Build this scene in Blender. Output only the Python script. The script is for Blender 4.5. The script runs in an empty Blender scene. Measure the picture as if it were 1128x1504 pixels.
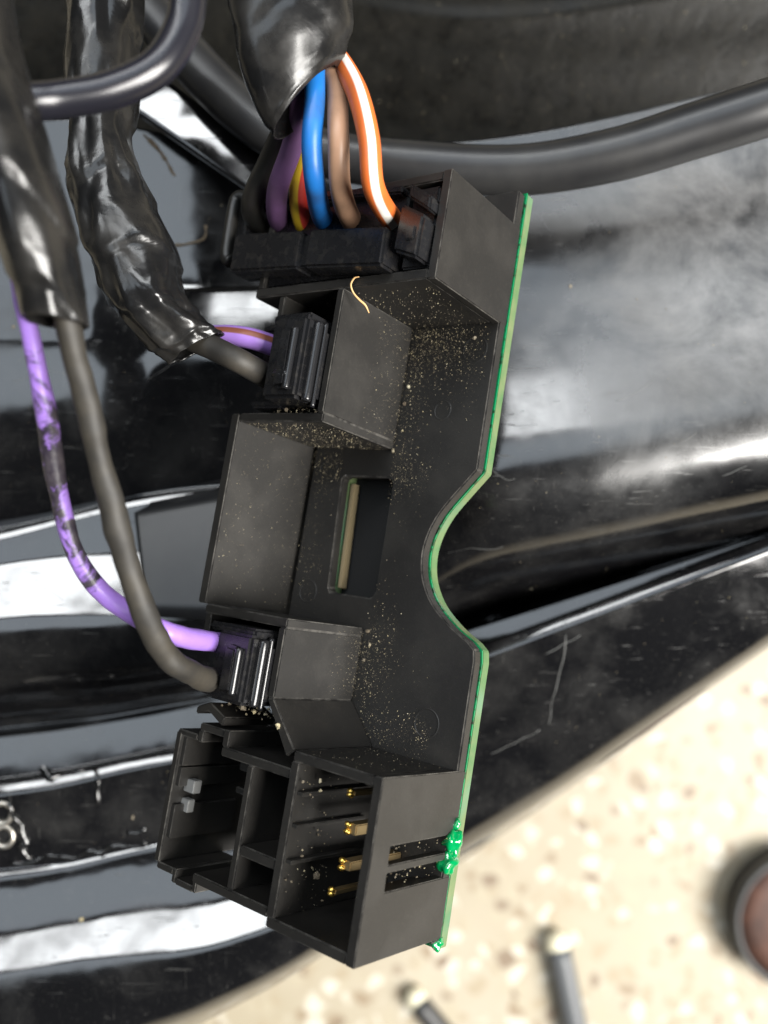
import bpy, bmesh, math, random
from mathutils import Vector, Matrix, noise
random.seed(7)

# ------------------------------------------------------------------ camera, light, exposure
F, CX, CY = 1322.65, 564.0, 752.0          # focal length and centre in photo pixels (1128 x 1504)
ZC = 0.56                                  # camera height above the floor, metres
scene = bpy.context.scene
C = scene.collection
cam_d = bpy.data.cameras.new('camera')
cam = bpy.data.objects.new('camera', cam_d); C.objects.link(cam)
cam.location = (0, 0, ZC)
cam_d.sensor_fit = 'VERTICAL'
cam_d.sensor_height = 24.0
cam_d.lens = 24.0 * F / 1504.0
cam_d.clip_start = 0.004; cam_d.clip_end = 50
cam_d.dof.use_dof = True
cam_d.dof.focus_distance = 0.116
cam_d.dof.aperture_fstop = (cam_d.lens / 1000) / 0.0019
scene.camera = cam

world = bpy.data.worlds.new('World'); scene.world = world; world.use_nodes = True
bg = world.node_tree.nodes['Background']
bg.inputs[0].default_value = (0.85, 0.93, 1.0, 1); bg.inputs[1].default_value = 0.03

def area_lamp(name, loc, target, sx, sy, radiance, col):
    d = bpy.data.lights.new(name, 'AREA'); d.shape = 'RECTANGLE'; d.size = sx; d.size_y = sy
    d.energy = radiance * math.pi * sx * sy; d.color = col
    o = bpy.data.objects.new(name, d); C.objects.link(o); o.location = loc
    o.rotation_euler = (Vector(target) - Vector(loc)).to_track_quat('-Z', 'Y').to_euler()
    return o
TG = (0, 0, 0.42)
area_lamp('window_light', (-0.40, 1.25, 1.75), TG, 1.9, 0.21, 18.0, (0.95, 0.98, 1.0))
area_lamp('added_sky_fill', (-0.30, 0.60, 2.0), TG, 2.4, 0.7, 3.0, (0.80, 0.90, 1.0))  # added dim bluish panel, gives grey-blue reflections and some fill
area_lamp('doorway_light', (1.30, -0.50, 1.72), TG, 0.9, 1.3, 38.0, (1.0, 0.975, 0.93))

vs = scene.view_settings
vs.view_transform = 'Standard'; vs.look = 'None'; vs.exposure = 0.0; vs.gamma = 1.0
scene.render.resolution_x = 768; scene.render.resolution_y = 1024

# ------------------------------------------------------------------ helpers
MM = 0.001
def W(px, py, depth):                      # photo pixel + distance along the view axis (mm) -> world
    return Vector(((px - CX) / F * depth * MM, -(py - CY) / F * depth * MM, ZC - depth * MM))
def tag(o, label=None, cat=None, group=None, kind=None):
    if label: o['label'] = label
    if cat: o['category'] = cat
    if group: o['group'] = group
    if kind: o['kind'] = kind
    return o
def empty(name, loc=(0, 0, 0)):
    o = bpy.data.objects.new(name, None); C.objects.link(o); o.location = loc; o.empty_display_size = 0.01
    return o
def link(name, me, mat, parent=None, smooth=False):
    o = bpy.data.objects.new(name, me); C.objects.link(o)
    if mat: me.materials.append(mat)
    if parent: o.parent = parent
    if smooth:
        for p in me.polygons: p.use_smooth = True
    return o
def from_bm(name, bm, mat, parent=None, smooth=False):
    bmesh.ops.recalc_face_normals(bm, faces=bm.faces)
    me = bpy.data.meshes.new(name); bm.to_mesh(me); bm.free()
    return link(name, me, mat, parent, smooth)
def catmull(pts, n):
    P = [Vector(p) for p in pts]; P = [P[0] * 2 - P[1]] + P + [P[-1] * 2 - P[-2]]
    out = []
    for i in range(1, len(P) - 2):
        for k in range(n):
            t = k / n; a, b, c, d = P[i - 1], P[i], P[i + 1], P[i + 2]
            out.append(0.5 * ((2 * b) + (c - a) * t + (2 * a - 5 * b + 4 * c - d) * t * t + (3 * b - a - 3 * c + d) * t ** 3))
    out.append(P[-2].copy())
    return out
def lerp_tab(x, xs, ys):
    if x <= xs[0]: return ys[0] + (ys[1] - ys[0]) * (x - xs[0]) / (xs[1] - xs[0])
    for i in range(len(xs) - 1):
        if x <= xs[i + 1] or i == len(xs) - 2:
            return ys[i] + (ys[i + 1] - ys[i]) * (x - xs[i]) / (xs[i + 1] - xs[i])
def sstep(a, b, x):
    t = min(1, max(0, (x - a) / (b - a))); return t * t * (3 - 2 * t)

def tube(name, pts, radii, mat, parent=None, seg=16, n=8, wob=0.0, wfreq=300, flat=1.0, cap=True, local=False, oval=None, seed=0.0):
    """pts: (px,py,depth) or world points; radii in px at that depth (or metres when local)."""
    if local: P = [Vector(p) for p in pts]; R = list(radii)
    else:
        P = [W(*p) for p in pts]; R = [r * p[2] / F * MM for r, p in zip(radii, pts)]
    path = catmull(P, n); rr = [v.x for v in catmull([(r, 0, 0) for r in R], n)]
    T = [(path[min(i + 1, len(path) - 1)] - path[max(i - 1, 0)]).normalized() for i in range(len(path))]
    up = Vector((0, 0, 1)); nrm = (up - T[0] * up.dot(T[0])).normalized()
    verts = []; faces = []; uvs = []
    L = 0
    for i, p in enumerate(path):
        if i: L += (p - path[i - 1]).length
        nrm = (nrm - T[i] * nrm.dot(T[i])).normalized(); bi = T[i].cross(nrm)
        for k in range(seg):
            a = 2 * math.pi * k / seg
            dirv = nrm * math.cos(a) * flat + bi * math.sin(a)
            q = p + dirv * rr[i]
            if wob:
                w = noise.noise(q * wfreq + Vector((seed, 0, 0))) * 0.7 + 0.3 * noise.noise(q * wfreq * 2.7 + Vector((0, seed, 0)))
                q = q + dirv * (wob * w)
            verts.append(q)
    N = len(path)
    for i in range(N - 1):
        for k in range(seg):
            k2 = (k + 1) % seg
            faces.append((i * seg + k, i * seg + k2, (i + 1) * seg + k2, (i + 1) * seg + k))
            uvs.append(((k / seg, i / (N - 1)), ((k + 1) / seg, i / (N - 1)), ((k + 1) / seg, (i + 1) / (N - 1)), (k / seg, (i + 1) / (N - 1))))
    if cap:
        for base, rev in ((0, True), ((N - 1) * seg, False)):
            f = [base + k for k in range(seg)]
            if rev: f.reverse()
            faces.append(tuple(f)); uvs.append(tuple((0.5, 0.5) for _ in f))
    me = bpy.data.meshes.new(name); me.from_pydata([tuple(v) for v in verts], [], faces)
    ul = me.uv_layers.new(name='UVMap'); li = 0
    for f in uvs:
        for uv in f: ul.data[li].uv = uv; li += 1
    me.update()
    return link(name, me, mat, parent, smooth=True)

# ------------------------------------------------------------------ materials
def mat(name, base, rough=0.5, spec=0.5, metal=0.0, build=None, coat=0.0):
    m = bpy.data.materials.new(name); m.use_nodes = True
    nt = m.node_tree; b = nt.nodes['Principled BSDF']
    b.inputs['Base Color'].default_value = (*base, 1); b.inputs['Roughness'].default_value = rough
    b.inputs['Specular IOR Level'].default_value = spec; b.inputs['Metallic'].default_value = metal
    b.inputs['Coat Weight'].default_value = coat
    if build: build(nt, b)
    return m
def nd(nt, typ, **kw):
    n = nt.nodes.new(typ)
    for k, v in kw.items():
        if k in n.inputs: n.inputs[k].default_value = v
        else: setattr(n, k, v)
    return n
def coords(nt, scale=(1, 1, 1), rot=(0, 0, 0), world=False):
    if world:
        g = nt.nodes.new('ShaderNodeNewGeometry'); src = g.outputs['Position']
    else:
        t = nt.nodes.new('ShaderNodeTexCoord'); src = t.outputs['Object']
    mp_ = nt.nodes.new('ShaderNodeMapping'); mp_.inputs['Scale'].default_value = scale; mp_.inputs['Rotation'].default_value = rot
    nt.links.new(src, mp_.inputs['Vector']); return mp_.outputs['Vector']
def noise_ramp(nt, vec, scale, lo, hi, detail=4, c0=(0, 0, 0, 1), c1=(1, 1, 1, 1), rough=0.55, dist=0.0):
    t = nd(nt, 'ShaderNodeTexNoise', Scale=scale, Detail=detail, Roughness=rough, Distortion=dist); nt.links.new(vec, t.inputs['Vector'])
    r = nt.nodes.new('ShaderNodeValToRGB'); r.color_ramp.elements[0].position = lo; r.color_ramp.elements[1].position = hi
    r.color_ramp.elements[0].color = c0; r.color_ramp.elements[1].color = c1
    nt.links.new(t.outputs['Fac'], r.inputs['Fac']); return r.outputs['Color']
def mixc(nt, fac, a, b):
    m = nt.nodes.new('ShaderNodeMix'); m.data_type = 'RGBA'
    for sock, val in ((m.inputs[0], fac), (m.inputs[6], a), (m.inputs[7], b)):
        if isinstance(val, (tuple, float, int)): sock.default_value = val if not isinstance(val, tuple) or len(val) == 4 else (*val, 1)
        else: nt.links.new(val, sock)
    return m.outputs[2]
def maprange(nt, val, a, b, c, d):
    m = nd(nt, 'ShaderNodeMapRange'); nt.links.new(val, m.inputs[0])
    for i, x in enumerate((a, b, c, d)): m.inputs[i + 1].default_value = x
    return m.outputs[0]
def math2(nt, op, a, b):
    m = nt.nodes.new('ShaderNodeMath'); m.operation = op
    for s, val in ((m.inputs[0], a), (m.inputs[1], b)):
        if isinstance(val, (int, float)): s.default_value = val
        else: nt.links.new(val, s)
    return m.outputs[0]
def bump(nt, b, h, strength, dist):
    n = nd(nt, 'ShaderNodeBump', Strength=strength, Distance=dist); nt.links.new(h, n.inputs['Height']); nt.links.new(n.outputs[0], b.inputs['Normal'])

def b_matte(nt, b, base=(0.0108, 0.0099, 0.0088), dust=(0.036, 0.030, 0.021), amt=0.2):
    v = coords(nt, world=True)
    m = noise_ramp(nt, v, 140, 0.45, 0.8, 6)
    f = noise_ramp(nt, v, 2500, 0.55, 0.75, 3)
    col = mixc(nt, math2(nt, 'MULTIPLY', m, amt), base, dust)
    col = mixc(nt, math2(nt, 'MULTIPLY', f, 0.04), col, (0.16, 0.14, 0.11, 1))
    nt.links.new(col, b.inputs['Base Color'])
    nt.links.new(maprange(nt, m, 0, 1, 0.45, 0.6), b.inputs['Roughness'])
    g = nd(nt, 'ShaderNodeTexNoise', Scale=5200, Detail=2); nt.links.new(v, g.inputs['Vector'])
    bump(nt, b, g.outputs['Fac'], 0.25, 0.00005)
M = {}
M['housing'] = mat('matte_black_plastic', (0.03, 0.028, 0.026), build=b_matte)
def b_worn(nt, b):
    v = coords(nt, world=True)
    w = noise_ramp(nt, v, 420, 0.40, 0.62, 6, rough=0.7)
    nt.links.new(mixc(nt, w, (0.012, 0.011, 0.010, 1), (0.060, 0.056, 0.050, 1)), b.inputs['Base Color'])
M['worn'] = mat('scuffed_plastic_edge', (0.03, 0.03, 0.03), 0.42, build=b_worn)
def b_plug(nt, b):
    v = coords(nt, world=True)
    m = noise_ramp(nt, v, 800, 0.5, 0.85, 6)
    nt.links.new(mixc(nt, math2(nt, 'MULTIPLY', m, 0.22), (0.009, 0.009, 0.010, 1), (0.07, 0.06, 0.045, 1)), b.inputs['Base Color'])
    nt.links.new(maprange(nt, m, 0, 1, 0.26, 0.48), b.inputs['Roughness'])
    g = nd(nt, 'ShaderNodeTexNoise', Scale=900, Detail=4); nt.links.new(v, g.inputs['Vector'])
    bump(nt, b, g.outputs['Fac'], 0.2, 0.0001)
M['plug'] = mat('satin_black_nylon', (0.012, 0.012, 0.013), 0.25, build=b_plug)
def b_pcb(nt, b):
    v = coords(nt, world=True)
    m = noise_ramp(nt, v, 260, 0.35, 0.7, 5, (0.055, 0.125, 0.045, 1), (0.13, 0.155, 0.07, 1))
    t = noise_ramp(nt, v, 90, 0.5, 0.68, 2)
    nt.links.new(mixc(nt, math2(nt, 'MULTIPLY', t, 0.5), m, (0.08, 0.20, 0.15, 1)), b.inputs['Base Color'])
M['rib'] = mat('polished_black_nylon', (0.010, 0.010, 0.011), 0.22)
M['pcb_edge'] = mat('fibreglass_edge', (0.28, 0.4, 0.16), 0.5, build=b_pcb)
def b_mask(nt, b):
    v = coords(nt, world=True)
    m = noise_ramp(nt, v, 900, 0.35, 0.5, 3, (0.01, 0.03, 0.015, 1), (0.004, 0.17, 0.06, 1))
    nt.links.new(m, b.inputs['Base Color'])
M['mask'] = mat('green_solder_mask', (0.0, 0.3, 0.09), 0.2, build=b_mask)
M['bead'] = mat('green_lacquer_bead', (0.0, 0.20, 0.055), 0.12, coat=0.5)
M['fibreglass'] = mat('beige_fibreglass', (0.20, 0.155, 0.085), 0.6)
M['void'] = mat('slot_shade_black', (0.004, 0.004, 0.004), 0.8)  # near-black colour stands for the shade seen through the slot
M['gold'] = mat('gold_plated_contact', (0.85, 0.56, 0.13), 0.36, metal=1.0)
M['tin'] = mat('tinned_contact', (0.36, 0.36, 0.35), 0.45, metal=0.7)
M['brass'] = mat('dull_brass', (0.45, 0.33, 0.17), 0.4, metal=0.9)
def b_gloss(nt, b):
    v = coords(nt, world=True)
    # scratches and a thin film of dust
    vr = coords(nt, (1, 22, 22), (0.1, 0.0, 0.45), world=True)
    s = noise_ramp(nt, vr, 110, 0.66, 0.74, 2, dist=0.4)
    vr2 = coords(nt, (26, 1, 26), (0.0, 0.2, 0.95), world=True)
    s2 = noise_ramp(nt, vr2, 90, 0.68, 0.74, 2, dist=0.5)
    d = noise_ramp(nt, v, 75, 0.46, 0.85, 9, rough=0.62, dist=0.3)
    grain = noise_ramp(nt, v, 2600, 0.62, 0.78, 2)
    k = math2(nt, 'ADD', math2(nt, 'MULTIPLY', d, 0.06), math2(nt, 'MULTIPLY', math2(nt, 'MAXIMUM', s, s2), 0.07))
    k = math2(nt, 'ADD', k, math2(nt, 'MULTIPLY', grain, 0.06))
    nt.links.new(mixc(nt, k, (0.004, 0.004, 0.0045, 1), (0.30, 0.29, 0.27, 1)), b.inputs['Base Color'])
    nt.links.new(maprange(nt, math2(nt, 'ADD', math2(nt, 'MULTIPLY', d, 0.9), s), 0, 1, 0.085, 0.30), b.inputs['Roughness'])
    g = nd(nt, 'ShaderNodeTexNoise', Scale=35, Detail=3); nt.links.new(v, g.inputs['Vector'])
    bump(nt, b, g.outputs['Fac'], 0.13, 0.004)
M['gloss'] = mat('scratched_gloss_black', (0.004, 0.004, 0.0045), 0.08, spec=0.85, build=b_gloss)
def b_hump(nt, b):
    b_gloss(nt, b)
    # the upper right of the moulding carries a wiped, cloudy dust film
    v = coords(nt, world=True)
    old = b.inputs['Base Color'].links[0].from_socket; oldr = b.inputs['Roughness'].links[0].from_socket
    sep = nt.nodes.new('ShaderNodeSeparateXYZ'); nt.links.new(v, sep.inputs[0])
    gx = maprange(nt, sep.outputs['X'], 0.014, 0.045, 0, 1)
    # distance above the diagonal y = 0.012 + 0.42 x
    diag = math2(nt, 'SUBTRACT', sep.outputs['Y'], math2(nt, 'MULTIPLY', sep.outputs['X'], 0.50))
    warp = nd(nt, 'ShaderNodeTexNoise', Scale=60, Detail=5); nt.links.new(v, warp.inputs['Vector'])
    diag = math2(nt, 'ADD', diag, math2(nt, 'MULTIPLY', math2(nt, 'SUBTRACT', warp.outputs['Fac'], 0.5), 0.022))
    gy = maprange(nt, diag, -0.027, -0.004, 0, 1)
    cl = noise_ramp(nt, v, 55, 0.34, 0.66, 8, rough=0.68, dist=0.6)
    cl2 = noise_ramp(nt, v, 420, 0.3, 0.75, 4)
    film = math2(nt, 'MULTIPLY', math2(nt, 'MULTIPLY', gx, gy), math2(nt, 'ADD', math2(nt, 'MULTIPLY', cl, 0.75), math2(nt, 'MULTIPLY', cl2, 0.25)))
    gx2 = maprange(nt, sep.outputs['X'], 0.020, 0.058, 0.12, 1)
    col = mixc(nt, math2(nt, 'MULTIPLY', math2(nt, 'MULTIPLY', film, gx2), 0.52), old, (0.33, 0.33, 0.33, 1))
    nt.links.new(col, b.inputs['Base Color'])
    nt.links.new(math2(nt, 'ADD', oldr, math2(nt, 'MULTIPLY', math2(nt, 'ADD', math2(nt, 'MULTIPLY', film, 0.5), math2(nt, 'MULTIPLY', math2(nt, 'MULTIPLY', gx, gy), 0.5)), 0.42)), b.inputs['Roughness'])
M['hump'] = mat('dusty_gloss_black', (0.004, 0.004, 0.0045), 0.1, spec=0.85, build=b_hump)
def b_bowl(nt, b):
    v = coords(nt, world=True)
    m = noise_ramp(nt, v, 170, 0.3, 0.75, 9, rough=0.7)
    g = noise_ramp(nt, v, 1700, 0.6, 0.72, 3)
    k = math2(nt, 'ADD', math2(nt, 'MULTIPLY', m, 0.06), math2(nt, 'MULTIPLY', g, 0.16))
    nt.links.new(mixc(nt, k, (0.0035, 0.0034, 0.003, 1), (0.10, 0.086, 0.058, 1)), b.inputs['Base Color'])
    nt.links.new(maprange(nt, m, 0, 1, 0.22, 0.42), b.inputs['Roughness'])
    bump(nt, b, m, 0.2, 0.0006)
M['bowl'] = mat('gritty_black_plastic', (0.01, 0.01, 0.01), 0.3, spec=0.12, build=b_bowl)
def b_rubber(nt, b):
    v = coords(nt, world=True)
    m = noise_ramp(nt, v, 120, 0.4, 0.8, 5)
    nt.links.new(mixc(nt, math2(nt, 'MULTIPLY', m, 0.3), (0.014, 0.014, 0.015, 1), (0.06, 0.058, 0.052, 1)), b.inputs['Base Color'])
M['hose'] = mat('satin_black_rubber', (0.014, 0.014, 0.015), 0.36, build=b_rubber)
M['cable'] = mat('shiny_black_vinyl', (0.010, 0.010, 0.014), 0.27)
def b_tape(nt, b, cre=0.16):
    v = coords(nt, world=True)
    m = noise_ramp(nt, v, 160, 0.42, 0.75, 6)
    nt.links.new(mixc(nt, math2(nt, 'MULTIPLY', m, 0.4), (0.007, 0.007, 0.0072, 1), (0.045, 0.041, 0.035, 1)), b.inputs['Base Color'])
    nt.links.new(maprange(nt, m, 0, 1, 0.22, 0.4), b.inputs['Roughness'])
    g = nd(nt, 'ShaderNodeTexNoise', Scale=220, Detail=4, Distortion=0.8); nt.links.new(v, g.inputs['Vector'])
    ab = math2(nt, 'ABSOLUTE', math2(nt, 'SUBTRACT', g.outputs['Fac'], 0.5), 0)
    bump(nt, b, ab, cre, 0.0008)
M['tape'] = mat('black_insulating_tape', (0.012, 0.012, 0.012), 0.25, build=b_tape)
M['tape_smooth'] = mat('smooth_insulating_tape', (0.012, 0.012, 0.012), 0.25, build=lambda nt, b: b_tape(nt, b, 0.10))
def wire_mat(name, base, grime=(0.03, 0.025, 0.02), amt=0.6, lo=0.48, hi=0.8, stripe=None, rough=0.42, sc=170):
    base = tuple(c * 0.8 for c in base)
    def bb(nt, b):
        v = coords(nt, world=True); col = (*base, 1)
        if stripe:
            uv = nt.nodes.new('ShaderNodeTexCoord'); sp = nt.nodes.new('ShaderNodeSeparateXYZ'); nt.links.new(uv.outputs['UV'], sp.inputs[0])
            for (u0, u1, c) in stripe:
                f = math2(nt, 'MULTIPLY', maprange(nt, sp.outputs['X'], u0 - 0.01, u0 + 0.01, 0, 1), maprange(nt, sp.outputs['X'], u1 - 0.01, u1 + 0.01, 1, 0))
                col = mixc(nt, f, col, (*(q * 0.85 for q in c), 1))
        g = noise_ramp(nt, v, sc, lo, hi, 5)
        nt.links.new(mixc(nt, math2(nt, 'MULTIPLY', g, amt), col, (*grime, 1)), b.inputs['Base Color'])
        n = nd(nt, 'ShaderNodeTexNoise', Scale=600, Detail=3); nt.links.new(v, n.inputs['Vector'])
        bump(nt, b, n.outputs['Fac'], 0.15, 0.0002)
    return mat(name, base, rough, build=bb)
M['w_black'] = wire_mat('black_insulation', (0.012, 0.012, 0.011))
M['w_purple'] = wire_mat('dull_purple_insulation', (0.17, 0.085, 0.20))
M['w_yellow'] = wire_mat('red_yellow_insulation', (0.45, 0.03, 0.02), stripe=[(0.58, 0.86, (0.50, 0.33, 0.02))])
M['w_blue'] = wire_mat('blue_insulation', (0.012, 0.16, 0.52))
M['w_brown'] = wire_mat('tan_brown_insulation', (0.46, 0.27, 0.17))
M['w_orange'] = wire_mat('orange_white_insulation', (0.72, 0.16, 0.03), amt=0.3, stripe=[(0.81, 0.93, (0.85, 0.82, 0.75))])
M['w_lilac'] = wire_mat('lilac_insulation', (0.32, 0.18, 0.60), amt=0.3)
def b_residue(nt, b):
    # bare lilac towards the plug and the wrap, old tape glue smeared over the middle of its length
    v = coords(nt, world=True); uv = nt.nodes.new('ShaderNodeTexCoord'); sp = nt.nodes.new('ShaderNodeSeparateXYZ'); nt.links.new(uv.outputs['UV'], sp.inputs[0])
    r = nt.nodes.new('ShaderNodeValToRGB'); cr = r.color_ramp
    for p_, val in ((0.0, 0.0), (0.22, 0.05), (0.40, 0.0), (0.45, 0.46), (0.56, 0.40), (0.72, 0.47), (0.78, 0.30), (1.0, 0.22)):
        e = cr.elements.new(p_) if p_ not in (0.0, 1.0) else cr.elements[0 if p_ == 0.0 else -1]
        e.color = (val, val, val, 1)
    nt.links.new(sp.outputs['Y'], r.inputs['Fac'])
    t = nd(nt, 'ShaderNodeTexNoise', Scale=260, Detail=6, Roughness=0.65, Distortion=0.6); nt.links.new(v, t.inputs['Vector'])
    k = maprange(nt, math2(nt, 'ADD', t.outputs['Fac'], r.outputs[0]), 0.82, 0.92, 0, 0.97)
    f = noise_ramp(nt, v, 900, 0.4, 0.7, 4, (0.012, 0.011, 0.010, 1), (0.05, 0.045, 0.04, 1))
    nt.links.new(mixc(nt, k, (0.26, 0.145, 0.48, 1), f), b.inputs['Base Color'])
    bump(nt, b, t.outputs['Fac'], 0.4, 0.0005)
M['w_lilac_dirty'] = mat('lilac_insulation_with_tape_residue', (0.3, 0.17, 0.5), 0.42, build=b_residue)
M['w_lilac_stripe'] = wire_mat('lilac_brown_insulation', (0.40, 0.22, 0.68), amt=0.15, stripe=[(0.02, 0.12, (0.22, 0.07, 0.04))])
M['sheath'] = wire_mat('grey_brown_sleeve', (0.020, 0.018, 0.015), (0.05, 0.042, 0.03), 0.7, 0.42, 0.7, rough=0.62)
M['tan'] = mat('tan_fibre', (0.55, 0.33, 0.14), 0.5)
M['glue'] = mat('wet_black_glue', (0.01, 0.01, 0.01), 0.07, coat=0.6)
M['whiteglue'] = mat('grey_crack_edge', (0.12, 0.12, 0.115), 0.35)
M['mud'] = mat('dried_tan_mud', (0.15, 0.115, 0.075), 0.85)
M['steel'] = mat('dull_steel', (0.45, 0.42, 0.37), 0.35, metal=0.9)
def b_grit(nt, b):
    oi = nt.nodes.new('ShaderNodeNewGeometry')
    r = nt.nodes.new('ShaderNodeValToRGB'); cr = r.color_ramp
    cr.elements[0].color = (0.075, 0.056, 0.034, 1); cr.elements[1].color = (0.465, 0.420, 0.300, 1)
    e = cr.elements.new(0.55); e.color = (0.188, 0.158, 0.112, 1)
    e = cr.elements.new(0.9); e.color = (0.338, 0.285, 0.165, 1)
    nt.links.new(oi.outputs['Random Per Island'], r.inputs['Fac']); nt.links.new(r.outputs[0], b.inputs['Base Color'])
M['grit'] = mat('sand_grit', (0.3, 0.27, 0.2), 0.8, build=b_grit)
def b_floor(nt, b):
    v = coords(nt, world=True)
    wn = nd(nt, 'ShaderNodeTexNoise', Scale=55, Detail=4); nt.links.new(v, wn.inputs['Vector'])
    wv = nt.nodes.new('ShaderNodeVectorMath'); wv.operation = 'MULTIPLY_ADD'; nt.links.new(wn.outputs['Color'], wv.inputs[0]); wv.inputs[1].default_value = (0.022, 0.022, 0.0); nt.links.new(v, wv.inputs[2])
    vo = nd(nt, 'ShaderNodeTexVoronoi', Scale=105); nt.links.new(wv.outputs[0], vo.inputs['Vector'])
    sp = nt.nodes.new('ShaderNodeSeparateColor'); nt.links.new(vo.outputs['Color'], sp.inputs[0])
    r = nt.nodes.new('ShaderNodeValToRGB'); cr = r.color_ramp; cr.interpolation = 'CONSTANT'
    cr.elements[0].color = (0.320, 0.263, 0.179, 1); cr.elements[1].position = 0.93; cr.elements[1].color = (0.176, 0.125, 0.083, 1)
    e = cr.elements.new(0.3); e.color = (0.368, 0.321, 0.233, 1)
    e = cr.elements.new(0.62); e.color = (0.528, 0.494, 0.416, 1)
    e = cr.elements.new(0.86); e.color = (0.240, 0.180, 0.116, 1)
    nt.links.new(sp.outputs[0], r.inputs['Fac'])
    chip = maprange(nt, vo.outputs['Distance'], 0.35, 0.6, 1, 0)
    big = noise_ramp(nt, v, 7, 0.35, 0.7, 4)
    base = mixc(nt, big, (0.336, 0.290, 0.208, 1), (0.400, 0.353, 0.275, 1))
    nt.links.new(mixc(nt, math2(nt, 'MULTIPLY', chip, 0.9), base, r.outputs[0]), b.inputs['Base Color'])
M['floor'] = mat('pale_terrazzo', (0.62, 0.55, 0.4), 0.55, build=b_floor)
def b_rust(nt, b):
    v = coords(nt, world=True)
    nt.links.new(noise_ramp(nt, v, 60, 0.3, 0.7, 5, (0.025, 0.012, 0.009, 1), (0.12, 0.05, 0.03, 1)), b.inputs['Base Color'])
M['rust'] = mat('rusty_metal', (0.15, 0.07, 0.04), 0.6, build=b_rust)
M['darkgrey'] = mat('dark_grey_plastic', (0.03, 0.03, 0.03), 0.45)
M['rod'] = mat('grey_vinyl_rod', (0.10, 0.105, 0.11), 0.4)
M['cream'] = mat('cream_plastic', (0.75, 0.70, 0.52), 0.4)

# ------------------------------------------------------------------ the setting: floor
bm = bmesh.new(); bmesh.ops.create_grid(bm, x_segments=2, y_segments=2, size=3.0)
fl = from_bm('floor', bm, M['floor']); tag(fl, 'pale speckled terrazzo floor far below the black moulding', 'floor', kind='structure')

# ------------------------------------------------------------------ glossy black moulding (swept, tilt-driven profile)
body = empty('body_moulding', W(200, 1000, 165))
tag(body, 'large scratched glossy black plastic moulding lying under the connector carrier', 'moulding')
XS = [-300, 0, 330, 700, 1128]
#        y at x=  -300   0    330   700   1128   tiltL tiltR   (degrees, positive = faces the window)
NODES = [
    (200, 170, 200, 205, 120, -4, 4, -6),
    (330, 300, 270, 300, 230, -2, 8, -4),
    (425, 400, 380, 350, 290, 4, 9, 2),
    (440, 415, 415, 400, 350, 8, 10, 2),
    (446, 421, 419, 420, 370, 14.2, 10.5, 3),
    (515, 495, 490, 480, 430, 14.8, 12, 5),
    (522, 502, 500, 545, 490, 8, 15, 8),
    (620, 580, 540, 600, 535, -8, 20, -2),
    (700, 660, 600, 640, 570, -14, 20, -10),
    (760, 720, 660, 690, 605, -14, 6, -14),
    (826, 778, 711, 725, 645, -16, -10, -16),
    (831, 782, 715, 735, 655, 20.5, -14, 20, (158, 158), 1),
    (841, 791, 724, 745, 670, 20.5, -18, 20),
    (845, 795, 728, 750, 680, 1, -22, 2),
    (870, 823, 795, 770, 690, 4, -30, 8),
    (876, 829, 801, 780, 700, 22, -36, 21.5),
    (950, 905, 890, 810, 716, 24, -48, 22.5),
    (954, 909, 894, 832, 732, 14, -62, 14),
    (1010, 965, 935, 868, 754, -20, -70, -20),
    (1050, 1005, 968, 893, 772, -50, -72, -50),
    (1085, 1040, 1000, 906, 779, -60, -74, -58),
    (1105, 1065, 1020, 916, 783, -66, -76, -64),
    (1114, 1078, 1030, 922, 786, 14, 10, 14, (174, 166), 0),
    (1195, 1145, 1082, 950, 789, 22, 20, 22),
    (1198, 1148, 1084, 951, 789.5, 40, 42, 40, (166, 158), 0),
    (1205, 1154, 1090, 956, 793, 29, 30, 29),
    (1217, 1166, 1099, 970, 806, 26, 19, 26),
    (1224, 1173, 1105, 976, 812, -6, -13, -6),
    (1320, 1278, 1216, 1110, 865, -9, -16, -9),
    (1323, 1281, 1219, 1113, 868, 31, -16, 31, (166, 166), 1),
    (1328, 1286, 1224, 1118, 872, 30, -16.5, 30),
    (1334, 1293, 1231, 1124, 876, 10, -17, 10),
    (1395, 1348, 1300, 1180, 905, 22, -24, 22),
    (1415, 1368, 1315, 1196, 915, 27, -28, 26),
    (1422, 1376, 1322, 1199, 918, 32, -30, 31.5),
    (1484, 1428, 1376, 1208, 925, 34, -36, 33),
    (1490, 1434, 1384, 1214, 930, 16, -40, 16),
    (1620, 1540, 1440, 1232, 940, -15, -55, 2),
    (1660, 1600, 1475, 1246, 948, -60, -70, -55),
    (1670, 1610, 1483, 1252, 953, -75, -78, -75),
]
def body_depth0(x): return lerp_tab(x, [-300, 330, 700, 1500], [160, 158, 154, 150])
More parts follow.
